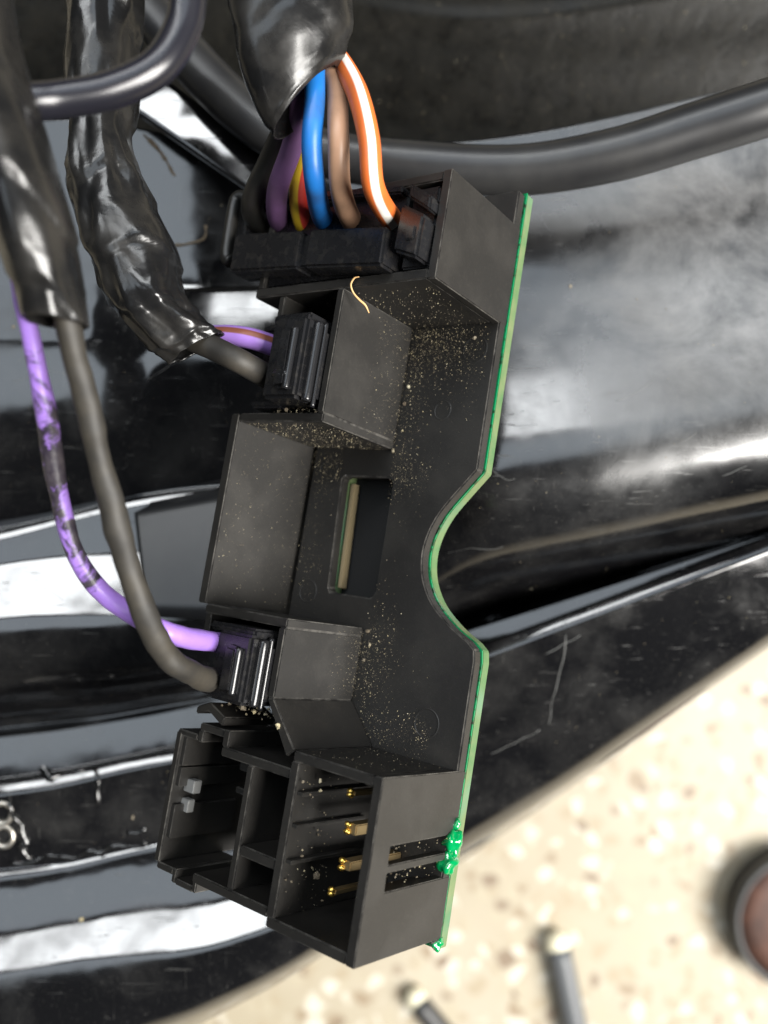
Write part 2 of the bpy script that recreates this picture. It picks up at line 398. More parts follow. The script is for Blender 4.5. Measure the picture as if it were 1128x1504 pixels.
def build_sweep(name, nodes, x0, x1, dx, mat_, parent, d0, row_px=5.0, thick=2.5, wander=0.0):
    cols = int((x1 - x0) / dx) + 1
    # rows per node interval
    nr = []
    for i in range(len(nodes) - 1):
        dy = max(abs(nodes[i + 1][k] - nodes[i][k]) for k in range(5))
        nr.append(max(3, min(30, int(dy / row_px))))
    R = sum(nr) + 1
    verts = []
    for c in range(cols):
        x = x0 + c * dx
        # smooth interpolation of y in x
        def yy(nrow):
            xs = XS; ys = nrow[:5]
            i = 0
            while i < len(xs) - 2 and x > xs[i + 1]: i += 1
            def slope(j):
                if j <= 0: return (ys[1] - ys[0]) / (xs[1] - xs[0])
                if j >= len(xs) - 1: return (ys[-1] - ys[-2]) / (xs[-1] - xs[-2])
                return (ys[j + 1] - ys[j - 1]) / (xs[j + 1] - xs[j - 1])
            h = xs[i + 1] - xs[i]; t = (x - xs[i]) / h
            if t > 1: return ys[i + 1] + slope(i + 1) * (x - xs[i + 1])
            if t < 0: return ys[i] + slope(i) * (x - xs[i])
            return (2 * t ** 3 - 3 * t * t + 1) * ys[i] + (t ** 3 - 2 * t * t + t) * h * slope(i) + (-2 * t ** 3 + 3 * t * t) * ys[i + 1] + (t ** 3 - t * t) * h * slope(i + 1)
        bl = sstep(420, 740, x); bf = 1 - sstep(130, 235, x)
        def tl_of(q):
            l = q[5] if len(q) < 8 else q[5] * (1 - bf) + q[7] * bf
            return l * (1 - bl) + q[6] * bl
        def yw(q, i_):                         # the mouldings wander a little
            return yy(q) + wander * (1 - bl) * noise.noise(Vector((x / 170.0, i_ * 0.16, 3.7)))
        d = d0(x); first = True
        prev = yw(nodes[0], 0); verts.append(W(x, prev, d))
        for i in range(len(nodes) - 1):
            ya, yb = yw(nodes[i], i), yw(nodes[i + 1], i + 1)
            ta, tb = tl_of(nodes[i]), tl_of(nodes[i + 1])
            seg_d = []
            for k in range(nr[i]):
                s = (k + 1) / nr[i]; y = ya + (yb - ya) * s
                tl = math.radians(ta + (tb - ta) * (s - 0.5 / nr[i]))
                T_ = math.tan(tl); d -= (y - prev) * d / F * T_ / max(0.25, 1 + (y - CY) / F * T_); prev = y
                seg_d.append((y, d, s))
            cor = 0.0
            if len(nodes[i + 1]) > 8:                      # a step in the moulding: meet the next level
                lv = nodes[i + 1][8]; want = lv[0] + (lv[1] - lv[0]) * x / 1128
                cor = (want - d) * ((1 - bl) if nodes[i + 1][9] else 1.0)
            for y, dd, s in seg_d: verts.append(W(x, y, dd + cor * s))
            d += cor
    faces = []
    for c in range(cols - 1):
        for r in range(R - 1):
            a = c * R + r
            faces.append((a, a + 1, a + R + 1, a + R))
    me = bpy.data.meshes.new(name); me.from_pydata([tuple(v) for v in verts], [], faces); me.update()
    o = link(name, me, mat_, None, smooth=True)
    if thick:
        sm = o.modifiers.new('solid', 'SOLIDIFY'); sm.thickness = thick * MM; sm.offset = -1
    if parent: o.parent = parent; o.matrix_parent_inverse = Matrix.Translation(-parent.location)
    return o
def keep(o, parent):
    o.parent = parent; o.matrix_parent_inverse = Matrix.Translation(-parent.location); return o
shell = build_sweep('shell', NODES, -300, 1500, 15, M['hump'], body, body_depth0, wander=9.0)

# gritty bowl at the top right, behind the hose
BOWL = [
    (-420, -420, -420, -420, -420, -20, -20),
    (-120, -120, -110, -70, -110, -18, -18),
    (-70, -70, -60, 2, -60, -18, -16),
    (-56, -56, -46, 14, -46, -16, 4),
    (-46, -46, -36, 22, -36, -16, 4),
    (-36, -36, -26, 32, -20, -18, -24),
    (60, 60, 60, 80, 50, -20, -14),
    (160, 160, 160, 140, 110, -20, -20),
    (240, 240, 240, 235, 180, -14, -8),
    (330, 330, 330, 320, 260, -20, -20),
]
bowl = build_sweep('bowl', BOWL, -320, 1500, 20, M['bowl'], body, lambda x: 188 + 0 * x, 8)
# added glossy panels behind the wires, tilted to mirror the window as white patches
def quadpatch(name, corners, mat_, parent, nx=24, ny=8, bulge=0.0, thick=1.0):
    P = [W(*c) for c in corners]; verts = []; faces = []
    for j in range(ny + 1):
        for i in range(nx + 1):
            s, t = i / nx, j / ny
            p = (P[0] * (1 - s) + P[1] * s) * (1 - t) + (P[3] * (1 - s) + P[2] * s) * t
            p.z += bulge * MM * (1 - (2 * t - 1) ** 2)
            verts.append(tuple(p))
    for j in range(ny):
        for i in range(nx):
            a = j * (nx + 1) + i; faces.append((a, a + nx + 1, a + nx + 2, a + 1))
    me = bpy.data.meshes.new(name); me.from_pydata(verts, [], faces); me.update()
    o = link(name, me, mat_, None, smooth=True)
    sm = o.modifiers.new('solid', 'SOLIDIFY'); sm.thickness = thick * MM; sm.offset = -1
    return keep(o, parent) if parent else o
def facing_patch(name, pix, centre, depth, aim, mat_, bulge):
    c = W(*centre, depth); vdir = (Vector((0, 0, ZC)) - c).normalized(); n_ = (vdir + (Vector(aim) - c).normalized()).normalized()
    cs = []
    for x, y in pix:
        r_ = W(x, y, 1.0) - Vector((0, 0, ZC)); t_ = (c - Vector((0, 0, ZC))).dot(n_) / r_.dot(n_); cs.append((x, y, t_))
    return quadpatch(name, cs, mat_, body, bulge=bulge)
facing_patch('glint_panel', [(140, 40), (425, 250), (395, 300), (120, 110)], (300, 180), 150, (-0.40, 1.25, 1.75), M['gloss'], 0.08)
facing_patch('glint_panel', [(238, 424), (425, 418), (425, 496), (248, 492)], (340, 460), 151, (-0.22, 1.25, 1.75), M['gloss'], 0.06)
quadpatch('rear_panel', [(196, 742, 158), (345, 712, 156), (330, 912, 150), (216, 905, 152)], M['hose'], body, bulge=0.3)

# crack lines and glue on the skirt
def surf_line(name, pts, r, mat_, parent, seg=6, wob=0.0):
    o = tube(name, pts, [r] * len(pts), mat_, None, seg=seg, n=6, wob=wob, wfreq=900); return keep(o, parent)

# ------------------------------------------------------------------ hose
hose = tube('hose', [(150, -60, 152), (230, 30, 150), (310, 120, 147), (390, 190, 144), (480, 226, 142), (600, 243, 141), (760, 250, 140), (900, 228, 138), (1020, 192, 136), (1128, 158, 134), (1300, 100, 132)],
            [34, 34, 34, 34, 34, 35, 36, 38, 40, 41, 42], M['hose'], seg=28, n=10)
tag(hose, 'thick satin black rubber hose curving past the top of the carrier', 'hose')

# ------------------------------------------------------------------ connector carrier
ux = Vector((-0.78995317, 0.06308158, -0.60991369)); vx = Vector((-0.15876705, -0.98181409, 0.1040871)); nx_ = Vector((-0.59225587, 0.17905813, 0.78560242))
MAT = Matrix(((-ux.x, -vx.x, nx_.x, 0), (-ux.y, -vx.y, nx_.y, 0), (-ux.z, -vx.z, nx_.z, 0), (0, 0, 0, 1)))
ORG = W(697, 970, 115)
MODM = Matrix.Translation(ORG) @ MAT
def L(a, b, h): return Vector((-a * MM, -b * MM, h * MM))
def LW(a, b, h): return MODM @ L(a, b, h)
def carrier_root(name):
    o = empty(name); o.matrix_world = MODM; return o
car = carrier_root('connector_carrier')
tag(car, 'black plastic connector carrier with green circuit board on its back', 'connector')
HH = 15.9
def prism(name, poly, h0, h1, mat_, parent, bev=0.18, holes=(), axis='h', smooth=False):
    """poly in (a,b), extruded along h (axis 'h'); or poly in (b,h) extruded along a (axis 'a', h0,h1 are a)."""
    bm = bmesh.new()
    def pt(p, t): return L(p[0], p[1], t) if axis == 'h' else (L(t, p[0], p[1]) if axis == 'a' else L(p[0], t, p[1]))
    def ring(pl, t): return [bm.verts.new(pt(p, t)) for p in pl]
    if not holes:
        lo, hi = ring(poly, h0), ring(poly, h1); n = len(poly)
        bm.faces.new(lo); bm.faces.new(hi)
        for i in range(n): bm.faces.new((lo[i], lo[(i + 1) % n], hi[(i + 1) % n], hi[i]))
    else:
        for t in (h0, h1):
            es = []
            for pl in [poly] + list(holes):
                vs_ = ring(pl, t)
                for i in range(len(vs_)): es.append(bm.edges.new((vs_[i], vs_[(i + 1) % len(vs_)])))
            bmesh.ops.triangle_fill(bm, use_beauty=True, edges=es)
        bm.verts.ensure_lookup_table(); tot = len(poly) + sum(len(h) for h in holes); off = 0
        for pl in [poly] + list(holes):
            n = len(pl)
            for i in range(n):
                a, b2 = bm.verts[off + i], bm.verts[off + (i + 1) % n]
                c, d = bm.verts[tot + off + (i + 1) % n], bm.verts[tot + off + i]
                bm.faces.new((a, b2, c, d))
            off += n
    bmesh.ops.recalc_face_normals(bm, faces=bm.faces)
    if bev:
        es = [e for e in bm.edges if len(e.link_faces) == 2 and e.calc_face_angle() > 0.5]
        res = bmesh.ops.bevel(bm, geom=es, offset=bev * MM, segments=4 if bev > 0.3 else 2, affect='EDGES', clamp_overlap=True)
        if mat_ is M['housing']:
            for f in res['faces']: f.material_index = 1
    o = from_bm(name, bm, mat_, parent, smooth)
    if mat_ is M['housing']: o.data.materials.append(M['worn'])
    return o
def box(name, a0, a1, b0, b1, h0, h1, mat_, parent, bev=0.18):
    return prism(name, [(a0, b0), (a1, b0), (a1, b1), (a0, b1)], h0, h1, mat_, parent, bev)

def smooth_arc(pts, n=6): return [(v.x, v.y) for v in catmull([(p[0], p[1], 0) for p in pts], n)]
notch = smooth_arc([(3.9, -24.8), (6.1, -22.1), (8.7, -18.7), (10.1, -15.6), (10.5, -12.6), (9.8, -9.4), (7.8, -6.4), (4.6, -3.9), (1.4, -2.2)], 5)
edge = [(3.9, -64.3)] + notch + [(0.25, -1.3), (0.0, 0.2), (0.0, 35.2)]
def slot_poly(g=0.0):
    return [(17.6 + g, -22.6), (18.4 + g, -23.1), (26.6 - g, -23.0), (27.0 - g, -22.5), (26.2 - g, -6.4), (25.8 - g, -5.8), (18.3 + g, -5.8), (17.6 + g, -6.6)]
plate = prism('base_plate', edge + [(33.2, 35.2), (33.2, -64.3)], -1.7, 0.0, M['housing'], car, 0.22, [slot_poly()])
edge2 = [(a - 0.12, b) for a, b in edge]
edge2[0] = (3.7, -64.6); edge2[-1] = (0.1, 36.2)
board = prism('circuit_board', edge2 + [(33.0, 36.2), (33.0, -64.6)], -3.65, -1.98, M['pcb_edge'], car, 0.12, [[(16.9, -23.6), (27.2, -23.6), (26.6, -5.2), (16.9, -5.2)]])
mask = prism('solder_mask', edge2 + [(32.8, 36.2), (32.8, -64.6)], -1.96, -1.73, M['mask'], board, 0, [[(16.9, -23.6), (27.6, -23.6), (27.0, -5.2), (16.9, -5.2)]])
back = prism('back_cover', [(5.5, -62.5), (5.5, -27), (13, -22), (13.5, -4), (1.6, 2), (1.6, 35.0), (32, 35.0), (32, -62.5)], -6.5, -3.7, M['void'], car, 0.3)
prism('slot_edge', [(26.9, -22.3), (26.2, -22.3), (25.5, -6.6), (26.2, -6.6)], -3.3, -2.0, M['fibreglass'], board, 0.1)
# two green lacquer beads by the slits
def blob(name, a, b, h, ra, rb, rh, mat_, parent, seed=0, amp=0.25, sub=3, fr=3.0):
    bm = bmesh.new(); bmesh.ops.create_icosphere(bm, subdivisions=sub, radius=1.0)
    for v_ in bm.verts:
        k = 1 + amp * noise.noise(v_.co * fr * 0.5 + Vector((seed * 7.3, seed, 1)))
        v_.co = L(a + v_.co.x * ra * k, b + v_.co.y * rb * k, h + v_.co.z * rh * k)
    return from_bm(name, bm, mat_, parent, True)
for i, (a, b, h, r) in enumerate([(-0.1, 22.6, -0.9, 1.4), (0.0, 25.4, -0.7, 1.5), (0.0, 20.6, -1.4, 0.8), (0.0, 24.0, -1.2, 1.0), (0.3, 35.4, -1.75, 0.9), (0.9, 35.5, -1.75, 0.7)]):
    blob('lacquer_bead', a, b, h, r * 0.75, r, r * 0.9, M['bead'], board, i, 0.55)

# ejector marks on the plate
def ring_mark(a, b, r):
    bm = bmesh.new(); n = 28
    for k in range(n):
        t0, t1 = 2 * math.pi * k / n, 2 * math.pi * (k + 1) / n
        q = []
        for t, rr, hh in ((t0, r, 0.002), (t1, r, 0.002), (t1, r + 0.12, 0.07), (t0, r + 0.12, 0.07)):
            q.append(bm.verts.new(L(a + rr * math.cos(t), b + rr * math.sin(t), hh)))
        bm.faces.new(q)
        q2 = [bm.verts.new(L(a + rr * math.cos(t), b + rr * math.sin(t), hh)) for t, rr, hh in ((t0, r + 0.12, 0.07), (t1, r + 0.12, 0.07), (t1, r + 0.26, 0.002), (t0, r + 0.26, 0.002))]
        bm.faces.new(q2)
    bmesh.ops.remove_doubles(bm, verts=bm.verts, dist=1e-6)
    from_bm('ejector_mark', bm, M['housing'], car, True)
for a, b, r in [(7.2, -41.6, 1.75), (11.0, -33.0, 1.2), (30.1, -23.9, 1.5), (30.1, -5.4, 1.5), (5.8, 9.2, 1.75)]: ring_mark(a, b, r)

HM = M['housing']
# top housing: four walls
prism('right_wall', [(-59.4, -1.75), (-59.4, HH), (-45.2, HH), (-45.2, -1.75)], 3.86, 5.2, HM, car, 0.16, axis='a')
box('lower_wall', 5.2, 35.2, -46.6, -45.25, 0, HH, HM, car)
box('upper_wall', 5.2, 35.2, -59.35, -58.1, 0, HH - 0.1, HM, car)
box('left_wall', 34.0, 35.15, -58.1, -46.6, 0, HH - 0.2, HM, car)
box('locking_rib', 5.2, 6.0, -56.0, -55.0, 4, HH - 0.6, HM, car, 0.1)
# small upper socket
box('right_wall', 18.4, 19.6, -45.25, -28.4, 0, HH, HM, car)
box('lower_wall', 18.4, 34.0, -28.4, -27.2, 0, HH - 0.1, HM, car)
box('left_wall', 29.4, 30.5, -45.25, -40.5, 0, HH - 0.3, HM, car)
# tall blank wall beside the slot
box('blank_wall', 34.0, 35.6, -28.3, -1.5, -1.7, HH, HM, car)
# small lower socket
box('upper_wall', 18.5, 34.0, -1.5, -0.3, 0, HH - 0.1, HM, car)
box('right_wall', 18.5, 19.7, -0.3, 8.6, 0, HH, HM, car)
prism('chamfer_wall', [(18.5, 8.6), (19.7, 8.7), (14.9, 15.0), (13.7, 14.0)], 0, HH, HM, car)
box('left_wall', 33.0, 34.1, -0.3, 3.0, 0, HH - 0.5, HM, car)
prism('lower_guide', [(26.5, 12.6), (29.8, 11.2), (32.2, 12.2), (32.2, 13.2), (29.8, 12.4), (26.9, 13.8)], 6, HH - 0.1, HM, car)
# big lower socket: side wall with two slits open towards the board
prism('right_wall', [(14.0, -1.75), (14.0, HH), (34.8, HH), (34.8, -1.75), (27.1, -1.75), (27.1, 12.2), (24.95, 12.3), (24.95, -1.75), (24.05, -1.75), (24.05, 12.3), (21.9, 12.4), (21.9, -1.75)], -0.05, 1.25, HM, car, 0.12, axis='a')
box('upper_wall', 1.25, 13.7, 14.0, 15.2, 0, HH, HM, car)
box('lower_wall', 1.25, 13.8, 33.5, 34.8, 0, HH - 0.05, HM, car)
box('dividing_wall', 12.5, 13.85, 15.2, 33.5, 0, HH + 0.05, HM, car)
box('foot_bump', 1.2, 5.5, 34.8, 35.3, -1.7, 3.0, HM, car, 0.4)
for b in (18.6, 22.4, 26.6): box('inner_rib', 11.6, 12.5, b, b + 0.45, 2, HH - 0.4, HM, car, 0.08)
box('inner_rib', 1.25, 2.6, 27.3, 28.4, 2, HH - 2.0, HM, car, 0.1)
# middle chamber
box('upper_wall', 13.85, 26.2, 16.2, 17.4, 0, HH - 0.1, HM, car)
box('left_wall', 20.0, 21.1, 17.4, 32.6, 0, HH - 0.05, HM, car)
box('cross_bar', 13.85, 20.0, 27.0, 28.3, 3, HH - 0.15, HM, car)
box('lower_wall', 13.8, 27.4, 32.6, 33.8, 0, HH - 0.1, HM, car)
# outer clip chamber
box('outer_wall', 34.0, 35.1, 16.0, 33.2, 0, HH, HM, car)
prism('clip_step', [(25.0, 14.0), (26.2, 14.0), (26.2, 16.2), (25.0, 16.2)], 3, HH, HM, car)
box('clip_step', 26.2, 31.0, 14.1, 15.1, 5, HH - 0.2, HM, car)
box('clip_step', 30.0, 31.0, 15.1, 16.6, 5, HH - 0.15, HM, car)
box('clip_step', 31.0, 35.0, 15.7, 16.5, 5, HH - 0.1, HM, car)
box('clip_step', 31.2, 34.6, 33.2, 34.1, 4, HH - 0.2, HM, car)
box('clip_step', 30.6, 31.4, 33.2, 35.0, 4, HH - 0.25, HM, car)
box('clip_step', 27.2, 30.7, 34.3, 35.1, 4, HH - 0.3, HM, car)
box('clip_step', 26.5, 27.3, 32.8, 35.0, 4, HH - 0.2, HM, car)
for b0, b1 in ((16.6, 20.4), (20.7, 23.2), (25.6, 30.0)): box('inner_rib', 33.3, 34.0, b0, b1, 4, HH - 0.5, HM, car, 0.1)
box('guide_rail', 21.1, 30.5, 19.0, 20.6, 1, 7.5, HM, car, 0.12)
box('guide_rail', 21.1, 30.5, 22.9, 23.7, 1, 7.5, HM, car, 0.12)
box('contact_tab', 31.9, 33.9, 22.2, 23.9, 12.6, 14.0, M['tin'], car, 0.1)
box('contact_tab', 32.6, 34.2, 24.9, 26.6, 12.6, 13.8, M['tin'], car, 0.1)
# gold contacts in the big socket
for (a, b, hh, w) in ((8.0, 18.0, 10.6, 0.42), (7.6, 22.1, 10.6, 0.8), (7.6, 26.4, 10.6, 0.7), (8.5, 29.9, 10.6, 0.42)):
    box('contact_pin', a - 1.1 if w > .5 else a - .4, a + .5, b - w * 0.8, b + w * 0.8, 0, hh, M['brass'], car, 0.14)
    for k in (-0.42, 0.42) if w > .5 else (-0.2, 0.22): blob('pin_tip', a + 0.2, b + k, hh + 0.05, 0.5, 0.4, 0.4, M['gold'], car, k, 0.3, 2)

# ------------------------------------------------------------------ plugs
def plug_root(name, label, b):
    o = empty(name); o.matrix_world = MODM; tag(o, label, 'plug', None); return o
tp = plug_root('wire_plug', 'wide black six wire plug latched into the top of the carrier', 0)
PM = M['plug']
box('plug_body', 10.6, 34.0, -57.9, -46.8, 1.0, 15.2, PM, tp, 0.3)
prism('front_lip', [(10.7, -51.6), (23.9, -52.9), (23.9, -47.6), (10.6, -46.5)], 14.0, 18.6, PM, tp, 0.35)
prism('front_lip', [(25.3, -53.0), (39.0, -54.4), (38.8, -48.6), (25.3, -47.7)], 14.2, 18.5, PM, tp, 0.35)
prism('lip_bridge', [(10.8, -51.2), (38.5, -53.8), (38.5, -49.0), (10.8, -47.0)], 13.6, 17.9, PM, tp, 0.2)
prism('rear_lip', [(10.8, -58.0), (38.8, -61.0), (38.8, -59.8), (10.8, -56.9)], 13.0, 16.6, PM, tp, 0.25)
prism('end_wall', [(38.8, -61.2), (40.0, -61.2), (40.0, -50.8), (38.8, -50.8)], 13.0, 16.4, PM, tp, 0.3)
# side loop (rounded hook) on the left end
tube('side_loop', [LW(40.6, -50.9, 16.9), LW(41.4, -51.6, 17.1), LW(41.6, -54.0, 17.2), LW(41.7, -59.5, 17.2), LW(41.3, -60.9, 17.1), LW(39.6, -60.6, 16.6), LW(39.2, -59.2, 16.2)], [0.0010] * 7, M['w_black'], tp, seg=10, n=4, local=True).matrix_parent_inverse = MODM.inverted()
# latch block between plug and right wall
prism('latch_body', [(5.6, -57.6), (9.6, -57.6), (9.8, -47.0), (5.4, -46.9)], 6.0, 15.6, PM, tp, 0.25)
prism('latch_tab', [(9.3, -54.6), (9.5, -48.4), (5.6, -47.0), (5.4, -52.6)], 15.0, 18.2, PM, tp, 0.4)
prism('latch_tab', [(9.0, -57.6), (8.8, -55.6), (5.2, -53.3), (5.2, -55.2)], 15.0, 17.6, PM, tp, 0.3)
box('latch_notch', 6.3, 7.6, -51.2, -49.4, 18.1, 18.5, PM, tp, 0.15)
def small_plug(name, label, b0, b1, worn):
    r = plug_root(name, label, b0)
    bm_ = (b0 + b1) / 2
    box('plug_body', 20.3, 33.0, b0 + 0.3, b1 - 0.3, 1.0, 14.6, PM, r, 0.3)
    box('raised_block', 20.4, 26.6, b0, b1, 12.0, 19.6, PM, r, 0.45)
    box('side_rib', 19.75, 20.9, b0 + 0.9, b1 - 0.2, 12.0, 16.8, PM, r, 0.5)
    box('side_rib', 19.9, 20.9, b0 + 0.9, b1 - 0.3, 17.5, 18.9, PM, r, 0.5)
    def rib(name, a, h, c0, c1, rr):
        o = tube(name, [LW(a, c0, h), LW(a, c0 + 0.15, h), LW(a, (c0 + c1) / 2, h), LW(a, c1 - 0.15, h), LW(a, c1, h)], [rr * 0.6 * MM, rr * MM, rr * MM, rr * MM, rr * 0.6 * MM], M['rib'], None, seg=18, n=4, local=True)
        o.parent = r; o.matrix_parent_inverse = MODM.inverted()
    rib('ridge', 20.15, 16.3, b0 + 0.3, b1 + 0.2, 0.34)
    rib('ridge', 20.1, 17.7, b0 + 0.6, b1 - 0.2, 0.62)
    rib('latch_edge', 22.0, 19.9, b0 + 1.9, b1 - 1.2, 0.5)
    prism('latch_plate', [(21.9, b0 + 1.8), (24.2, b0 + 1.5), (24.2, b1 - 1.0), (21.7, b1 - 1.2)], 19.3, 20.5, PM, r, 0.5)
    box('top_collar', 20.8, 27.6, b0 - 0.8, b0 + 0.5, 12.0, 18.8, PM, r, 0.35)
    box('wire_guard', 26.4, 32.2, b1 - 0.9, b1 + 0.3, 10.0, 16.0, PM, r, 0.35)
    box('wire_guard', 26.4, 32.6, b0 - 0.6, b0 + 0.5, 10.0, 15.8, PM, r, 0.35)
    if worn: blob('gouge_burr', 23.2, b1 - 3.0, 20.3, 1.1, 0.55, 0.35, PM, r, 3, 0.5)
    return r
small_plug('wire_plug', 'small scuffed black plug with striped lilac wire, between wide plug and tall blank wall', -40.4, -29.4, True)
small_plug('wire_plug', 'small black plug with plain lilac wire, next to the open empty sockets', 1.2, 10.0, False)

# ------------------------------------------------------------------ wires
def px_of(p):
    q = p; depth = (ZC - q.z) / MM
    return (CX + q.x / MM / depth * F, CY - q.y / MM / depth * F, depth)
def wire(name, label, local_pts, px_pts, r, mat_, group=None, **kw):
    pts = [px_of(LW(*p)) for p in local_pts] + px_pts
    o = tube(name, pts, [r if isinstance(r, (int, float)) else r[i] for i in range(len(pts))], mat_, n=10, seg=18, **kw)
    tag(o, label, 'wire', group); return o
wire('wire', 'black wire at the end of the wide plug, beside the purple wire', [(38.0, -57.5, 13.5), (38.0, -57.6, 16.0)], [(372, 292, 128), (396, 238, 124), (420, 180, 118), (430, 120, 114)], 17, M['w_black'])
wire('wire', 'dull purple wire curving from the wide plug into the tape', [(33.6, -56.7, 12.0), (33.5, -57.0, 15.6)], [(408, 278, 122), (428, 218, 117), (440, 165, 114), (445, 110, 113)], 15.5, M['w_purple'])
wire('wire', 'red wire with a yellow stripe, half hidden beside the blue wire', [(29.4, -56.0, 12.0), (29.2, -56.2, 15.0)], [(438, 282, 124), (448, 225, 121), (458, 165, 117), (460, 110, 115)], 13.5, M['w_yellow'])
wire('wire', 'bright blue wire between the red and tan wires', [(24.9, -55.8, 12.0), (24.8, -56.0, 15.6)], [(463, 272, 113), (458, 210, 110), (462, 150, 110), (462, 90, 112)], 15.5, M['w_blue'])
wire('wire', 'tan brown wire between the blue and orange wires', [(19.8, -55.0, 12.0), (19.7, -55.2, 15.6)], [(500, 275, 112), (497, 200, 109), (494, 135, 112), (478, 75, 115)], 16, M['w_brown'])
wire('wire', 'orange wire with a broad white stripe beside the latch', [(12.8, -54.0, 12.0), (12.7, -54.2, 15.6)], [(549, 275, 107), (542, 205, 106), (526, 140, 109), (504, 98, 113), (478, 66, 116)], 16.5, M['w_orange'])
wire('wire', 'lilac wire with a thin brown stripe entering the scuffed small plug', [(29.0, -37.6, 12.0), (29.0, -37.7, 15.2)], [(372, 498, 123), (340, 493, 124), (305, 492, 126), (270, 480, 128)], 15.5, M['w_lilac_stripe'])
wire('sleeve', 'dark grey sleeve entering the scuffed small plug beside the striped lilac wire', [(29.2, -33.0, 12.0), (29.2, -33.2, 15.5)], [(355, 532, 118), (315, 512, 119), (270, 490, 121), (235, 450, 122)], 18, M['sheath'])
wire('wire', 'long lilac wire smeared with black tape residue, looping to the lower plug', [(28.6, 3.2, 12.0), (28.5, 3.2, 16.0)],
     [(270, 936, 110), (232, 922, 107), (190, 900, 105), (148, 868, 104), (112, 815, 102), (92, 750, 100), (78, 680, 98), (66, 600, 95), (48, 510, 92), (32, 430, 89), (15, 340, 86)],
     [15, 15, 15, 14.5, 14, 13.5, 13, 14, 15, 15, 14, 13, 12, 12, 12], M['w_lilac_dirty'], wob=0.00025, wfreq=220)
wire('sleeve', 'long grey brown sleeve hanging from the left tape wrap to the lower plug', [(28.4, 8.4, 12.0), (28.4, 8.4, 15.8)],
     [(272, 985, 106), (240, 955, 102), (214, 905, 99), (190, 835, 97), (170, 765, 95), (150, 690, 93), (132, 610, 91), (115, 540, 89), (98, 470, 87), (80, 400, 86)],
     [17, 17.5, 18, 18, 18, 19, 19, 17, 17.5, 18, 18, 17, 17], M['sheath'], wob=0.0004, wfreq=210)

# ------------------------------------------------------------------ tape wraps (sections from left edge to right edge)
def wrap(name, secs, mat_, label, cat='tape', n=22, seg=48, wob=0.0, wfreq=160, seed=0.0, group=None, turns=5, step=0.35):
    """secs: (pxL,pyL,pxR,pyR,depthL,depthR,half_thickness_mm)"""
    A = catmull([W(s[0], s[1], s[4]) for s in secs], n); B = catmull([W(s[2], s[3], s[5]) for s in secs], n)
    Tk = [v.x for v in catmull([(s[6] * MM, 0, 0) for s in secs], n)]
    verts = []; faces = []
    for i in range(len(A)):
        c = (A[i] + B[i]) / 2; e = (B[i] - A[i]) / 2; z = Vector((0, 0, 1)); z = (z - e.normalized() * z.dot(e.normalized())).normalized()
        for k in range(seg):
            a = 2 * math.pi * k / seg
            q = c + e * math.cos(a) + z * math.sin(a) * Tk[i]
            if wob:
                dv = (q - c).normalized()
                cyl = Vector((math.cos(a) * 1.5, math.sin(a) * 1.5, i / n * 0.55 + seed)); q = q + dv * wob * (noise.noise(q * wfreq + Vector((seed, 0, 0))) + 0.9 * (0.4 - abs(noise.noise(cyl) * 2)) + 0.5 * (0.4 - abs(noise.noise(cyl * 2.1) * 2)))
            ph = (turns * i / (len(A) - 1) + k / seg + 0.12 * math.sin(3 * a + seed)) % 1.0      # overlapping turns of tape
            q = q + (q - c).normalized() * step * MM * (ph if ph < 0.9 else (1 - ph) * 9 )
            verts.append(tuple(q))
    N = len(A)
    for i in range(N - 1):
        for k in range(seg):
            k2 = (k + 1) % seg; faces.append((i * seg + k, i * seg + k2, (i + 1) * seg + k2, (i + 1) * seg + k))
    me = bpy.data.meshes.new(name); me.from_pydata(verts, [], faces); me.update()
    o = link(name, me, mat_, None, True)
    sm = o.modifiers.new('solid', 'SOLIDIFY'); sm.thickness = 0.25 * MM; sm.offset = -1
    return tag(o, label, cat, group)
wrap('tape_wrap', [(300, -100, 470, -160, 107, 111, 5), (330, -30, 500, -80, 107, 111, 5), (344, 35, 513, -15, 107, 111, 4.8), (352, 92, 518, 36, 107.5, 111, 4.4), (372, 144, 510, 72, 108.5, 111.5, 4.1), (390, 178, 503, 92, 109.5, 112, 4.0), (401, 199, 497, 106, 110, 112.5, 3.9)],
     M['tape_smooth'], 'black tape wrapped round the six coloured wires above the wide plug', wob=0.00018, wfreq=90, seed=3, turns=1.6, step=0.3)
wrap('tape_wrap', [(95, -80, 205, -80, 124, 124, 6), (102, 20, 204, 15, 124, 124, 6), (104, 130, 200, 125, 124, 124, 6), (108, 225, 196, 205, 123, 123, 6), (116, 320, 226, 290, 122, 122, 6.5), (140, 400, 256, 370, 121, 121, 6.5), (178, 462, 272, 432, 120, 120, 6), (222, 512, 304, 468, 119, 120, 4.5), (250, 533, 330, 488, 119, 120, 2.6)],
     M['tape'], 'wrinkled black tape wrapped down to the scuffed small plug', wob=0.0008, wfreq=100, seed=11, turns=6, step=0.45)
wrap('tape_wrap', [(-160, -60, 10, -60, 84, 84, 6), (-90, 60, 22, 70, 84, 84, 6), (-50, 180, 62, 190, 84, 84, 6), (-10, 300, 98, 320, 85, 85, 5.5), (18, 390, 114, 400, 86, 86, 5), (38, 470, 124, 478, 87, 87, 3.6)],
     M['tape_smooth'], 'blurred black tape wrapped round the bundle with the long lilac wire', wob=0.0003, wfreq=100, seed=23, turns=3, step=0.4)
cb = tube('cable', [(285, -90, 90), (278, -20, 90), (268, 40, 90), (232, 98, 89), (165, 132, 88), (90, 146, 87), (40, 150, 86), (-30, 152, 86)], [27] * 8, M['cable'], seg=24, n=10)
tag(cb, 'shiny black cable looping across the tape wraps at the corner', 'cable')

